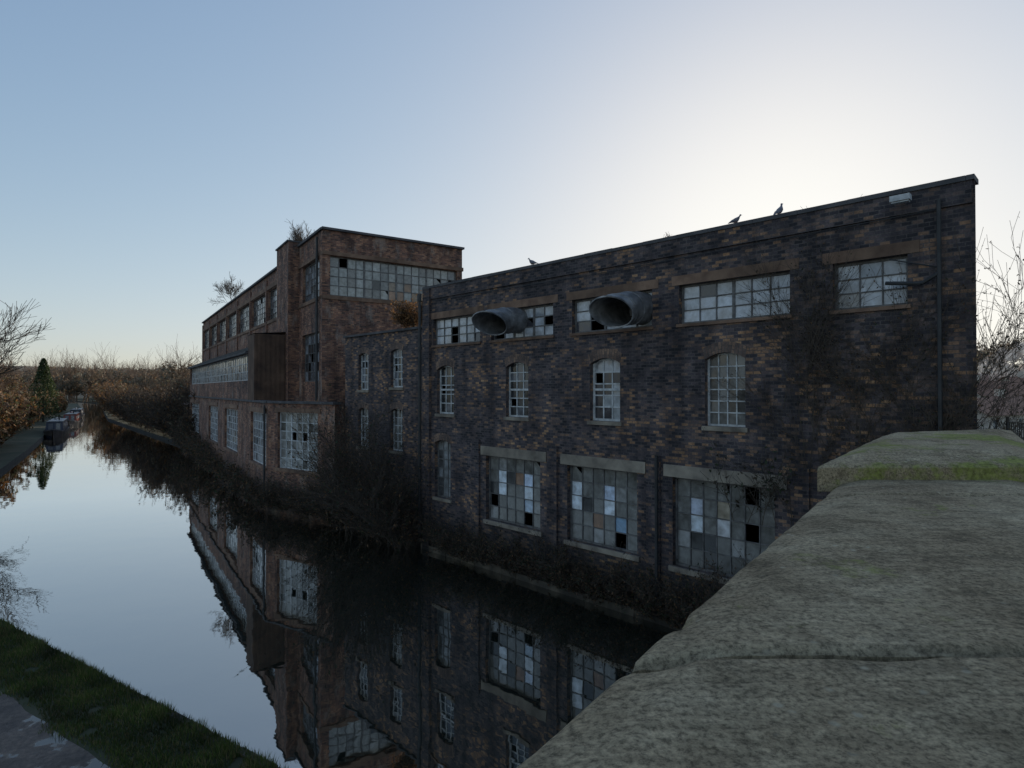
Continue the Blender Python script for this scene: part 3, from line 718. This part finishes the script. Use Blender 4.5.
def f(t,l):
    for k in range(8):
        b0=Wt.P(U(-2.6,0),12.5,-1.0+U(-.5,.5)); limb(t,b0,Vector((U(-.6,.4),U(-.5,.5),1)).normalized(),1.35,.016,3,2,.8,.05,None,rmin=.006)
plant('rooftop_birch',f)
def f(t,l):
    for k in range(5):
        b0=Ww.P(U(15,18),12.2,-.5); limb(t,b0,Vector((U(-.6,.3),U(-.5,.5),1)).normalized(),1.5,.02,3,2,.8,.03,None,rmin=.008)
plant('rooftop_birch',f)
def f(t,l):
    for k in range(4): limb(t,W1.P(9.3+U(-.4,.4),9.0,-.2),Vector((U(-.5,.5),U(-.4,.4),.6)).normalized(),.22,.005,1,2,.8,0,(l,1,.02,OR),rmin=.003)
plant('rooftop_weed',f)
def f(t,l):
    limb(t,Vector((-40.2,40.5,.2)),Vector((.02,0,1)),7.8,.24,0,0,.5,.05,rmin=.02)
    for k in range(14):
        limb(t,Vector((-40.1,40.5,U(3.0,9))),Vector((U(-1,1),U(-1,1),U(.3,1.3))).normalized(),U(4.2,5.8),.10,3,2,.75,.05,None,rmin=.014)
plant('bare_tree',f)
def f(t,l):
    P0=Vector((14.9,14.2,3.0))
    limb(t,P0,Vector((0,0,1)),3.9,.09,0,0,.5,.05)
    for k in range(5):
        limb(t,P0+Vector((0,0,U(3.0,3.9))),Vector((-.9+U(-.4,.4),U(-.6,.6),U(-.1,.6))).normalized(),U(1.2,1.7),.02,2,2,.75,.0,(l,1,.04,[(.06,.06,.03),(.1,.08,.03)]),rmin=.006)
plant('bare_tree',f)
def f(t,l):
    for k in range(3):
        limb(t,Vector((11.0+U(-.3,.3),12.6+U(-.4,.4),3.3)),Vector((U(-.5,.3),U(-.5,.5),1)).normalized(),U(1.3,1.9),.010,1,2,.7,.02,(l,2,.035,[(.07,.07,.03),(.14,.1,.04)]),rmin=.003)
plant('roadside_shrub',f)
def along(pts,t):
    seg=[(Vector(b_)-Vector(a)).length for a,b_ in zip(pts[:-1],pts[1:])]; tot=sum(seg); x=t*tot
    for (a,b_),s_ in zip(zip(pts[:-1],pts[1:]),seg):
        if x<=s_: return Vector(a).lerp(Vector(b_),x/s_)
        x-=s_
    return Vector(pts[-1])
def brush(pts,n,h0,h1,w,cols,lsz,ln,kids=3):
    def f(t,l):
        for i in range(n):
            p=along(pts,R.random()); b0=Vector((p.x+U(0,1)*w,p.y+U(-.3,1)*abs(w)*.6,.2))
            limb(t,b0,Vector((U(-.6,.3),U(-.6,.3),1)).normalized(),U(h0,h1),.04,2,kids,.7,.04,(l,ln,lsz,cols),rmin=.018)
    return f
plant('bramble_bank',brush([(-27.5,52),(-30.5,57),(-48,78),(-60,93)],240,2.0,4.0,3,BR+[(.14,.12,.07)],.16,2),bark=m_bark)
plant('bank_scrub',brush([(-60,93),(-74,110),(-102,150),(-152,226)],170,2.4,4.6,5,BR+OR+[(.14,.13,.07)],.28,3),bark=m_bark_far)
plant('autumn_hedge',brush([(-37,40),(-46,52),(-66,80),(-90,115),(-112,150)],300,1.6,3.2,-4.5,OR+BR+[(.10,.11,.04),(.14,.13,.06)],.24,4),bark=m_bark_far)
def crown(l,c,rx,rz,n,sz,cols):
    blobs=[(c+Vector((U(-1,1)*rx*.65,U(-1,1)*rx*.65,U(-.7,.9)*rz*.7)),U(.3,.55)*rx) for _ in range(12)]
    for i in range(n):
        bc,br_=R.choice(blobs); v_=Vector((R.gauss(0,1),R.gauss(0,1),R.gauss(0,1))).normalized()*br_*R.random()**.4
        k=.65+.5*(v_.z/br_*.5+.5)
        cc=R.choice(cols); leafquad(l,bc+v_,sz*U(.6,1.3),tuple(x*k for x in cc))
def treeline(spots,cols,lsz,n,h0,h1):
    def f(t,l):
        for (x,y,z) in spots:
            H=U(h0,h1); limb(t,Vector((x,y,z)),Vector((0,0,1)),H*.9,H*.022,2,3,.8,.05,None,rmin=.03)
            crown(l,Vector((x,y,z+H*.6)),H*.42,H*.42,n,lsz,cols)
    return f
sp=[]
for i in range(50):
    t=R.random()**1.2; p=along([(-66,72),(-84,98),(-118,142),(-150,180)],t); sp.append((p.x+U(-9,0),p.y+U(-3,3),.2))
plant('bank_trees',treeline(sp,OR+BR+[(.22,.17,.08),(.15,.15,.06)],.24,420,5.5,10),bark=m_bark_far)
sp=[]
for i in range(150):
    y=U(230,400); sp.append((-y*U(.45,.80),y,.3))
HAZE_LEAF=[(.27,.20,.13),(.24,.19,.13),(.21,.18,.13),(.31,.21,.13),(.19,.18,.13)]  # far leaf colours paled to imitate haze; no volume in the air
plant('distant_woodland',treeline(sp,HAZE_LEAF,.7,330,9,17),bark=m_bark_far)
sp=[]
for i in range(110):
    y=U(420,620); x=-y*U(.35,.85); j=(y-420)/112; z=34*math.sin(min(1,j/5)*math.pi/2)-1; sp.append((x,y,max(0,z)))
HAZE_LEAF_FAR=[(.32,.28,.23),(.29,.26,.22),(.34,.28,.22)]  # farther trees: paler still, more haze painted into the leaves
plant('distant_woodland',treeline(sp,HAZE_LEAF_FAR,1.1,240,9,14),bark=m_bark_far)
sp=[]
for i in range(60):
    v_=U(150,330); u=U(-10,70); p=O+F*v_+RT*u; sp.append((p.x,p.y,tbl(v_,T)-.5))
plant('hillside_trees',treeline(sp,HAZE_LEAF_FAR+HAZE_LEAF,.7,260,6,11),bark=m_bark_far)
def conifer(name,x,y,H):
    def f(t,l):
        tube(t,Vector((x,y,.2)),Vector((x,y,H)),.16,.03,6)
        for i in range(3600):
            z=R.random()**.8; rr=((1-z)**.75*H*.26+.12)*(1+.25*noise.noise(Vector((z*9,0,x)))); th=U(0,6.283); k=R.random()**.5
            if noise.noise(Vector((math.cos(th)*2,math.sin(th)*2,z*6)))<-.25: continue
            leafquad(l,Vector((x+math.cos(th)*rr*k,y+math.sin(th)*rr*k,.8+z*(H-.6)-k*.3)),.22,(.06,.085,.03))
    plant(name,f)
conifer('conifer_tree',-76.5,98,10.6)

# ================================================================== NARROWBOATS
m_hull=noisemat('boat_black_hull',[(.3,(.015,.015,.017)),(.7,(.035,.035,.04))],2,.4,.05)
m_cab1=noisemat('boat_paint_dark',[(.3,(.03,.04,.07)),(.7,(.05,.06,.09))],2,.35,.05)
m_cab2=noisemat('boat_paint_red',[(.3,(.22,.04,.03)),(.7,(.3,.06,.04))],2,.35,.05)
m_top=noisemat('boat_roof_paint',[(.3,(.10,.10,.11)),(.7,(.2,.2,.2))],2,.5,.05)
def boat(x,y,ang,L,cab,name='narrowboat'):
    root=empty(name); h=MB()
    M=Matrix.Translation((x,y,0))@Matrix.Rotation(ang,4,'Z')
    st=[(0,.05,1.05),(.6,.45,.95),(1.4,.85,.82),(2.6,1.03,.72),(5,1.05,.68),(L-2.5,1.05,.68),(L-1,1.0,.72),(L-.2,.7,.78),(L,.3,.8)]
    for (a,w0,z0),(b_,w1,z1) in zip(st[:-1],st[1:]):
        for sg in(-1,1):
            h.poly([M@Vector((sg*w0*.85,a,-.3)),M@Vector((sg*w1*.85,b_,-.3)),M@Vector((sg*w1,b_,z1)),M@Vector((sg*w0,a,z0))],None,0)
            h.poly([M@Vector((sg*(w0+.03),a,z0-.12)),M@Vector((sg*(w1+.03),b_,z1-.12)),M@Vector((sg*(w1+.03),b_,z1-.04)),M@Vector((sg*(w0+.03),a,z0-.04))],None,2)
        h.poly([M@Vector((-w0,a,z0-.15)),M@Vector((w0,a,z0-.15)),M@Vector((w1,b_,z1-.15)),M@Vector((-w1,b_,z1-.15))],None,0)
    a,b_=2.8,L-1.6; zb,zt=.6,1.75; wb,wt=.88,.74
    c=[Vector((-wb,a,zb)),Vector((wb,a,zb)),Vector((wb,b_,zb)),Vector((-wb,b_,zb)),Vector((-wt,a+.1,zt)),Vector((wt,a+.1,zt)),Vector((wt,b_,zt)),Vector((-wt,b_,zt))]
    for f_,m_ in (((0,1,5,4),1),((1,2,6,5),1),((2,3,7,6),1),((3,0,4,7),1)): h.poly([M@c[k] for k in f_],None,m_)
    h.poly([M@Vector((-wt-.04,a,zt)),M@Vector((wt+.04,a,zt)),M@Vector((wt+.04,b_+.1,zt)),M@Vector((-wt-.04,b_+.1,zt))],None,2)
    h.poly([M@Vector((-wt-.04,a,zt)),M@Vector((wt+.04,a,zt)),M@Vector((wt+.04,a,zt+.06)),M@Vector((-wt-.04,a,zt+.06))],None,2)
    h.poly([M@Vector((-wt-.04,a,zt+.06)),M@Vector((wt+.04,a,zt+.06)),M@Vector((0,b_,zt+.1))],None,2)
    for k in range(5):
        y0=a+1+k*(b_-a-2)/5
        for sg in(-1,1):
            h.poly([M@Vector((sg*.845,y0,.98)),M@Vector((sg*.845,y0+.8,.98)),M@Vector((sg*.80,y0+.8,1.45)),M@Vector((sg*.80,y0,1.45))],None,3)
    for sx in(-.35,.35): h.poly([M@Vector((sx-.22,a-.02+.0,.75)),M@Vector((sx+.22,a-.02,.75)),M@Vector((sx+.2,a+.05,1.55)),M@Vector((sx-.2,a+.05,1.55))],None,3 if sx>0 else 2,(.2,.2,.2))
    tube(h,M@Vector((.3,a+3,zt)),M@Vector((.3,a+3,zt+.5)),.07,.07,8,0,cap=True)
    tube(h,M@Vector((-.2,a+5,zt+.1)),M@Vector((-.1,a+7,zt+.15)),.12,.12,6,1,cap=True)
    h.make('hull_and_cabin',[m_hull,cab,m_top,m_pane],root)
def ang_from(dx,dy): return math.atan2(-dx,dy)
boat(-52.4,68.5,ang_from(-.56,.83),15,m_cab1)
boat(-66.5,90,ang_from(-.54,.84),14,m_cab2)
boat(-81.0,111,ang_from(-.54,.84),16,m_cab1)

# ================================================================== PIGEONS
m_pig=noisemat('pigeon_feathers',[(.3,(.10,.10,.12)),(.7,(.24,.24,.27))],12,.7,.1)
m_leg=noisemat('pigeon_legs',[(.3,(.3,.1,.08)),(.7,(.4,.15,.1))],12,.7,0)
def pigeon(s_,yaw,pitch,sc=1.0):
    root=empty('pigeon'); mb=MB()
    base=W1.P(s_,9.085,-.1)
    M=Matrix.Translation(base)@Matrix.Rotation(yaw,4,'Z')@Matrix.Scale(sc,4)
    Mb=M@Matrix.Translation((0,0,.11))@Matrix.Rotation(pitch,4,'Y')
    rings=[(-.20,-.015,.004,.03),(-.13,-.01,.012,.035),(-.09,0,.03,.045),(-.03,.0,.058,.06),(.03,.005,.062,.062),(.075,.03,.045,.045),(.10,.055,.030,.028),(.11,.078,.024,.026),(.125,.095,.027,.024),(.145,.098,.018,.016),(.158,.092,.006,.006),(.18,.082,.002,.002)]
    N=10; pr=None
    for x,z,rz,ry in rings:
        cur=[Mb@Vector((x,ry*math.cos(2*math.pi*i/N),z+rz*math.sin(2*math.pi*i/N))) for i in range(N)]
        if pr:
            for i in range(N): mb.poly([pr[i],pr[(i+1)%N],cur[(i+1)%N],cur[i]])
        pr=cur
    for sg in(-1,1):
        w=[Vector((.06,sg*.06,.03)),Vector((.03,sg*.068,-.02)),Vector((-.08,sg*.055,-.02)),Vector((-.17,sg*.02,-.005)),Vector((-.07,sg*.05,.03))]
        mb.poly([Mb@(p*1.04) for p in w])
        hip=Mb@Vector((.0,sg*.025,-.04)); kn=M@Vector((.02,sg*.027,.045)); ft=M@Vector((0,sg*.027,.004))
        tube(mb,hip,kn,.009,.005,5,1); tube(mb,kn,ft,.005,.004,5,1)
        for k in(-.5,0,.5,3.14): tube(mb,ft,ft+(M.to_3x3()@Vector((math.cos(k)*.03,math.sin(k)*.02,0))),.004,.002,4,1)
    mb.make('body',[m_pig,m_leg],root,True)
pigeon(11.17,math.radians(-40),math.radians(-8),.85); pigeon(12.1,math.radians(20),math.radians(-30),.95); pigeon(5.07,math.radians(150),math.radians(-10))

# ================================================================== HOUSES, RAILING on the right
m_hb=noisemat('pale_render',[(.3,(.42,.37,.31)),(.7,(.6,.54,.46))],.8,.85,.2,10)
m_tile=noisemat('roof_tiles',[(.3,(.16,.08,.055)),(.7,(.30,.16,.10))],1.5,.85,.3,10)
def house(px,py,z,ang,Lx,Wy,H,rh):
    root=empty('rendered_house'); mb=MB(); f2=MB(); p2=MB()
    c,s_=math.cos(ang),math.sin(ang)
    def Q(x,y): return (px+x*c-y*s_,py+x*s_+y*c)
    P_=[Q(0,0),Q(Lx,0),Q(Lx,Wy),Q(0,Wy)]
    for i in range(4):
        W_=Wall(P_[i],P_[(i+1)%4]); ops=[]
        if i%2==0:
            k=1.0
            while k<W_.L-1.5: ops.append(op(k,k+1.1,z+1.0,z+2.1)); k+=2.6
        else: ops=[op(W_.L/2-.5,W_.L/2+.5,z+1.0,z+2.1)]
        wallpanel(mb,W_,z-1,z+H,ops)
        for o in ops: window(f2,p2,W_,o,2,2,[(1,(.12,.14,.16))],0,bar=.06,frame=.08)
    def V(x,y,zz): q_=Q(x,y); return Vector((q_[0],q_[1],zz))
    e=.35
    mb.poly([V(-e,-e,z+H-.1),V(Lx+e,-e,z+H-.1),V(Lx+e,Wy/2,z+H+rh),V(-e,Wy/2,z+H+rh)],None,1)
    mb.poly([V(Lx+e,Wy+e,z+H-.1),V(-e,Wy+e,z+H-.1),V(-e,Wy/2,z+H+rh),V(Lx+e,Wy/2,z+H+rh)],None,1)
    for x in(0,Lx): mb.poly([V(x,0,z+H),V(x,Wy,z+H),V(x,Wy/2,z+H+rh-.1)],[(0,5),(Wy,5),(Wy/2,5+rh)],0)
    a=V(Lx*.3,Wy/2,0); W_=Wall((a.x-.4,a.y),(a.x+.4,a.y)); wbox(mb,W_,0,.8,z+H+rh-.6,z+H+rh+.8,-.3,.3,0); tube(mb,Vector((a.x,a.y,z+H+rh+.8)),Vector((a.x,a.y,z+H+rh+1.1)),.12,.1,8,1)
    mb.make('walls_and_roof',[m_hb,m_tile],root); f2.make('window_frames',[m_frame_w],root); p2.make('window_panes',[m_pane],root)
house(46.0,58,.5,.5,8,6,2.6,1.6); house(56,66,.5,.5,8,6,2.6,1.7); house(64,82,.6,.2,9,6,4.2,2.0); house(77,90,.7,.2,9,6,4.8,2.1); house(92,118,1.5,.3,10,7,5,2.2); house(100,125,2,.1,10,7,5,2.2)
rl=MB(); root=empty('metal_railing')
ra=Vector((9.9,12.0,0)); rb=Vector((19.5,20.5,0)); n=60
def rz(t): p=ra.lerp(rb,t); v_=(p-O).dot(F); return tbl(v_,T)
for i in range(n+1):
    t=i/n; p=ra.lerp(rb,t); z=rz(t); tube(rl,Vector((p.x,p.y,z-.1)),Vector((p.x,p.y,z+(1.15 if i%10==0 else 1.05))),.028 if i%10==0 else .009,.028 if i%10==0 else .009,6,0,cap=True)
for i in range(n):
    p=ra.lerp(rb,i/n);p2=ra.lerp(rb,(i+1)/n)
    for hgt in(.12,1.05): tube(rl,Vector((p.x,p.y,rz(i/n)+hgt)),Vector((p2.x,p2.y,rz((i+1)/n)+hgt)),.02,.02,6)
rl.make('railing_bars',[m_iron],root)
# chimney steam drifting over the houses
me=bpy.data.meshes.new('chimney_steam'); bm=bmesh.new()
for (dx,dz,rr_) in((0,0,3.0),(3.0,1.6,3.6),(7,2.4,4.2)):
    bmesh.ops.create_icosphere(bm,subdivisions=2,radius=rr_,matrix=Matrix.Translation((92+dx*.8,114-dx*.6,9.5+dz)))
bm.to_mesh(me); bm.free()
m=bpy.data.materials.new('steam'); m.use_nodes=True; nt=m.node_tree; nt.nodes.clear()
out=nt.nodes.new('ShaderNodeOutputMaterial'); vo=nt.nodes.new('ShaderNodeVolumeScatter'); vo.inputs['Color'].default_value=(.97,.97,1,1)
tc=nt.nodes.new('ShaderNodeTexCoord'); nn_=noise_node(nt,tc.outputs['Object'],.45,3,.6)
nt.links.new(mth(nt,'MULTIPLY',mth(nt,'MAXIMUM',mth(nt,'SUBTRACT',nn_.outputs[0],.47),0.0),2.2),vo.inputs['Density']); nt.links.new(vo.outputs[0],out.inputs['Volume'])
me.materials.append(m); o=bpy.data.objects.new('chimney_steam',me); scene.collection.objects.link(o)

# ================================================================== LIGHT
az=math.radians(24.5); el=math.radians(12.5)
sd=Vector((math.sin(az)*math.cos(el),math.cos(az)*math.cos(el),math.sin(el)))
sl=bpy.data.lights.new('sun','SUN'); sl.energy=3.6; sl.angle=math.radians(.5); sl.color=(1,.85,.66)
so_=bpy.data.objects.new('sun',sl); scene.collection.objects.link(so_); so_.rotation_euler=sd.to_track_quat('Z','Y').to_euler()
wd=bpy.data.worlds.new('World'); scene.world=wd; wd.use_nodes=True; nt=wd.node_tree; nt.nodes.clear()
ow=nt.nodes.new('ShaderNodeOutputWorld'); bg=nt.nodes.new('ShaderNodeBackground'); sk=nt.nodes.new('ShaderNodeTexSky')
sk.sky_type='NISHITA'; sk.sun_disc=False; sk.sun_elevation=el; sk.sun_rotation=az; sk.air_density=1.0; sk.dust_density=.85; sk.ozone_density=1.8; sk.altitude=50
# soft highlight roll-off of the physical sky (lighting, reflections and view alike): c' = k c / (1 + k c / w)
K_=(3.0,3.15,3.85); Wh=(11.8,11.8,11.2)
vs=nt.nodes.new('ShaderNodeVectorMath'); vs.operation='MULTIPLY'; nt.links.new(sk.outputs[0],vs.inputs[0]); vs.inputs[1].default_value=K_
vd=nt.nodes.new('ShaderNodeVectorMath'); vd.operation='MULTIPLY_ADD'; nt.links.new(vs.outputs[0],vd.inputs[0]); vd.inputs[1].default_value=tuple(1/x for x in Wh); vd.inputs[2].default_value=(1,1,1)
vq=nt.nodes.new('ShaderNodeVectorMath'); vq.operation='DIVIDE'; nt.links.new(vs.outputs[0],vq.inputs[0]); nt.links.new(vd.outputs[0],vq.inputs[1])
bg.inputs[1].default_value=.1
nt.links.new(vq.outputs[0],bg.inputs[0]); nt.links.new(bg.outputs[0],ow.inputs[0])

cam=bpy.data.cameras.new('camera'); co=bpy.data.objects.new('camera',cam); scene.collection.objects.link(co)
co.location=(0,0,5.5); co.rotation_euler=(math.radians(90.57),0,0); cam.sensor_width=36; cam.lens=21.1; cam.clip_start=.05; cam.clip_end=6000
scene.camera=co
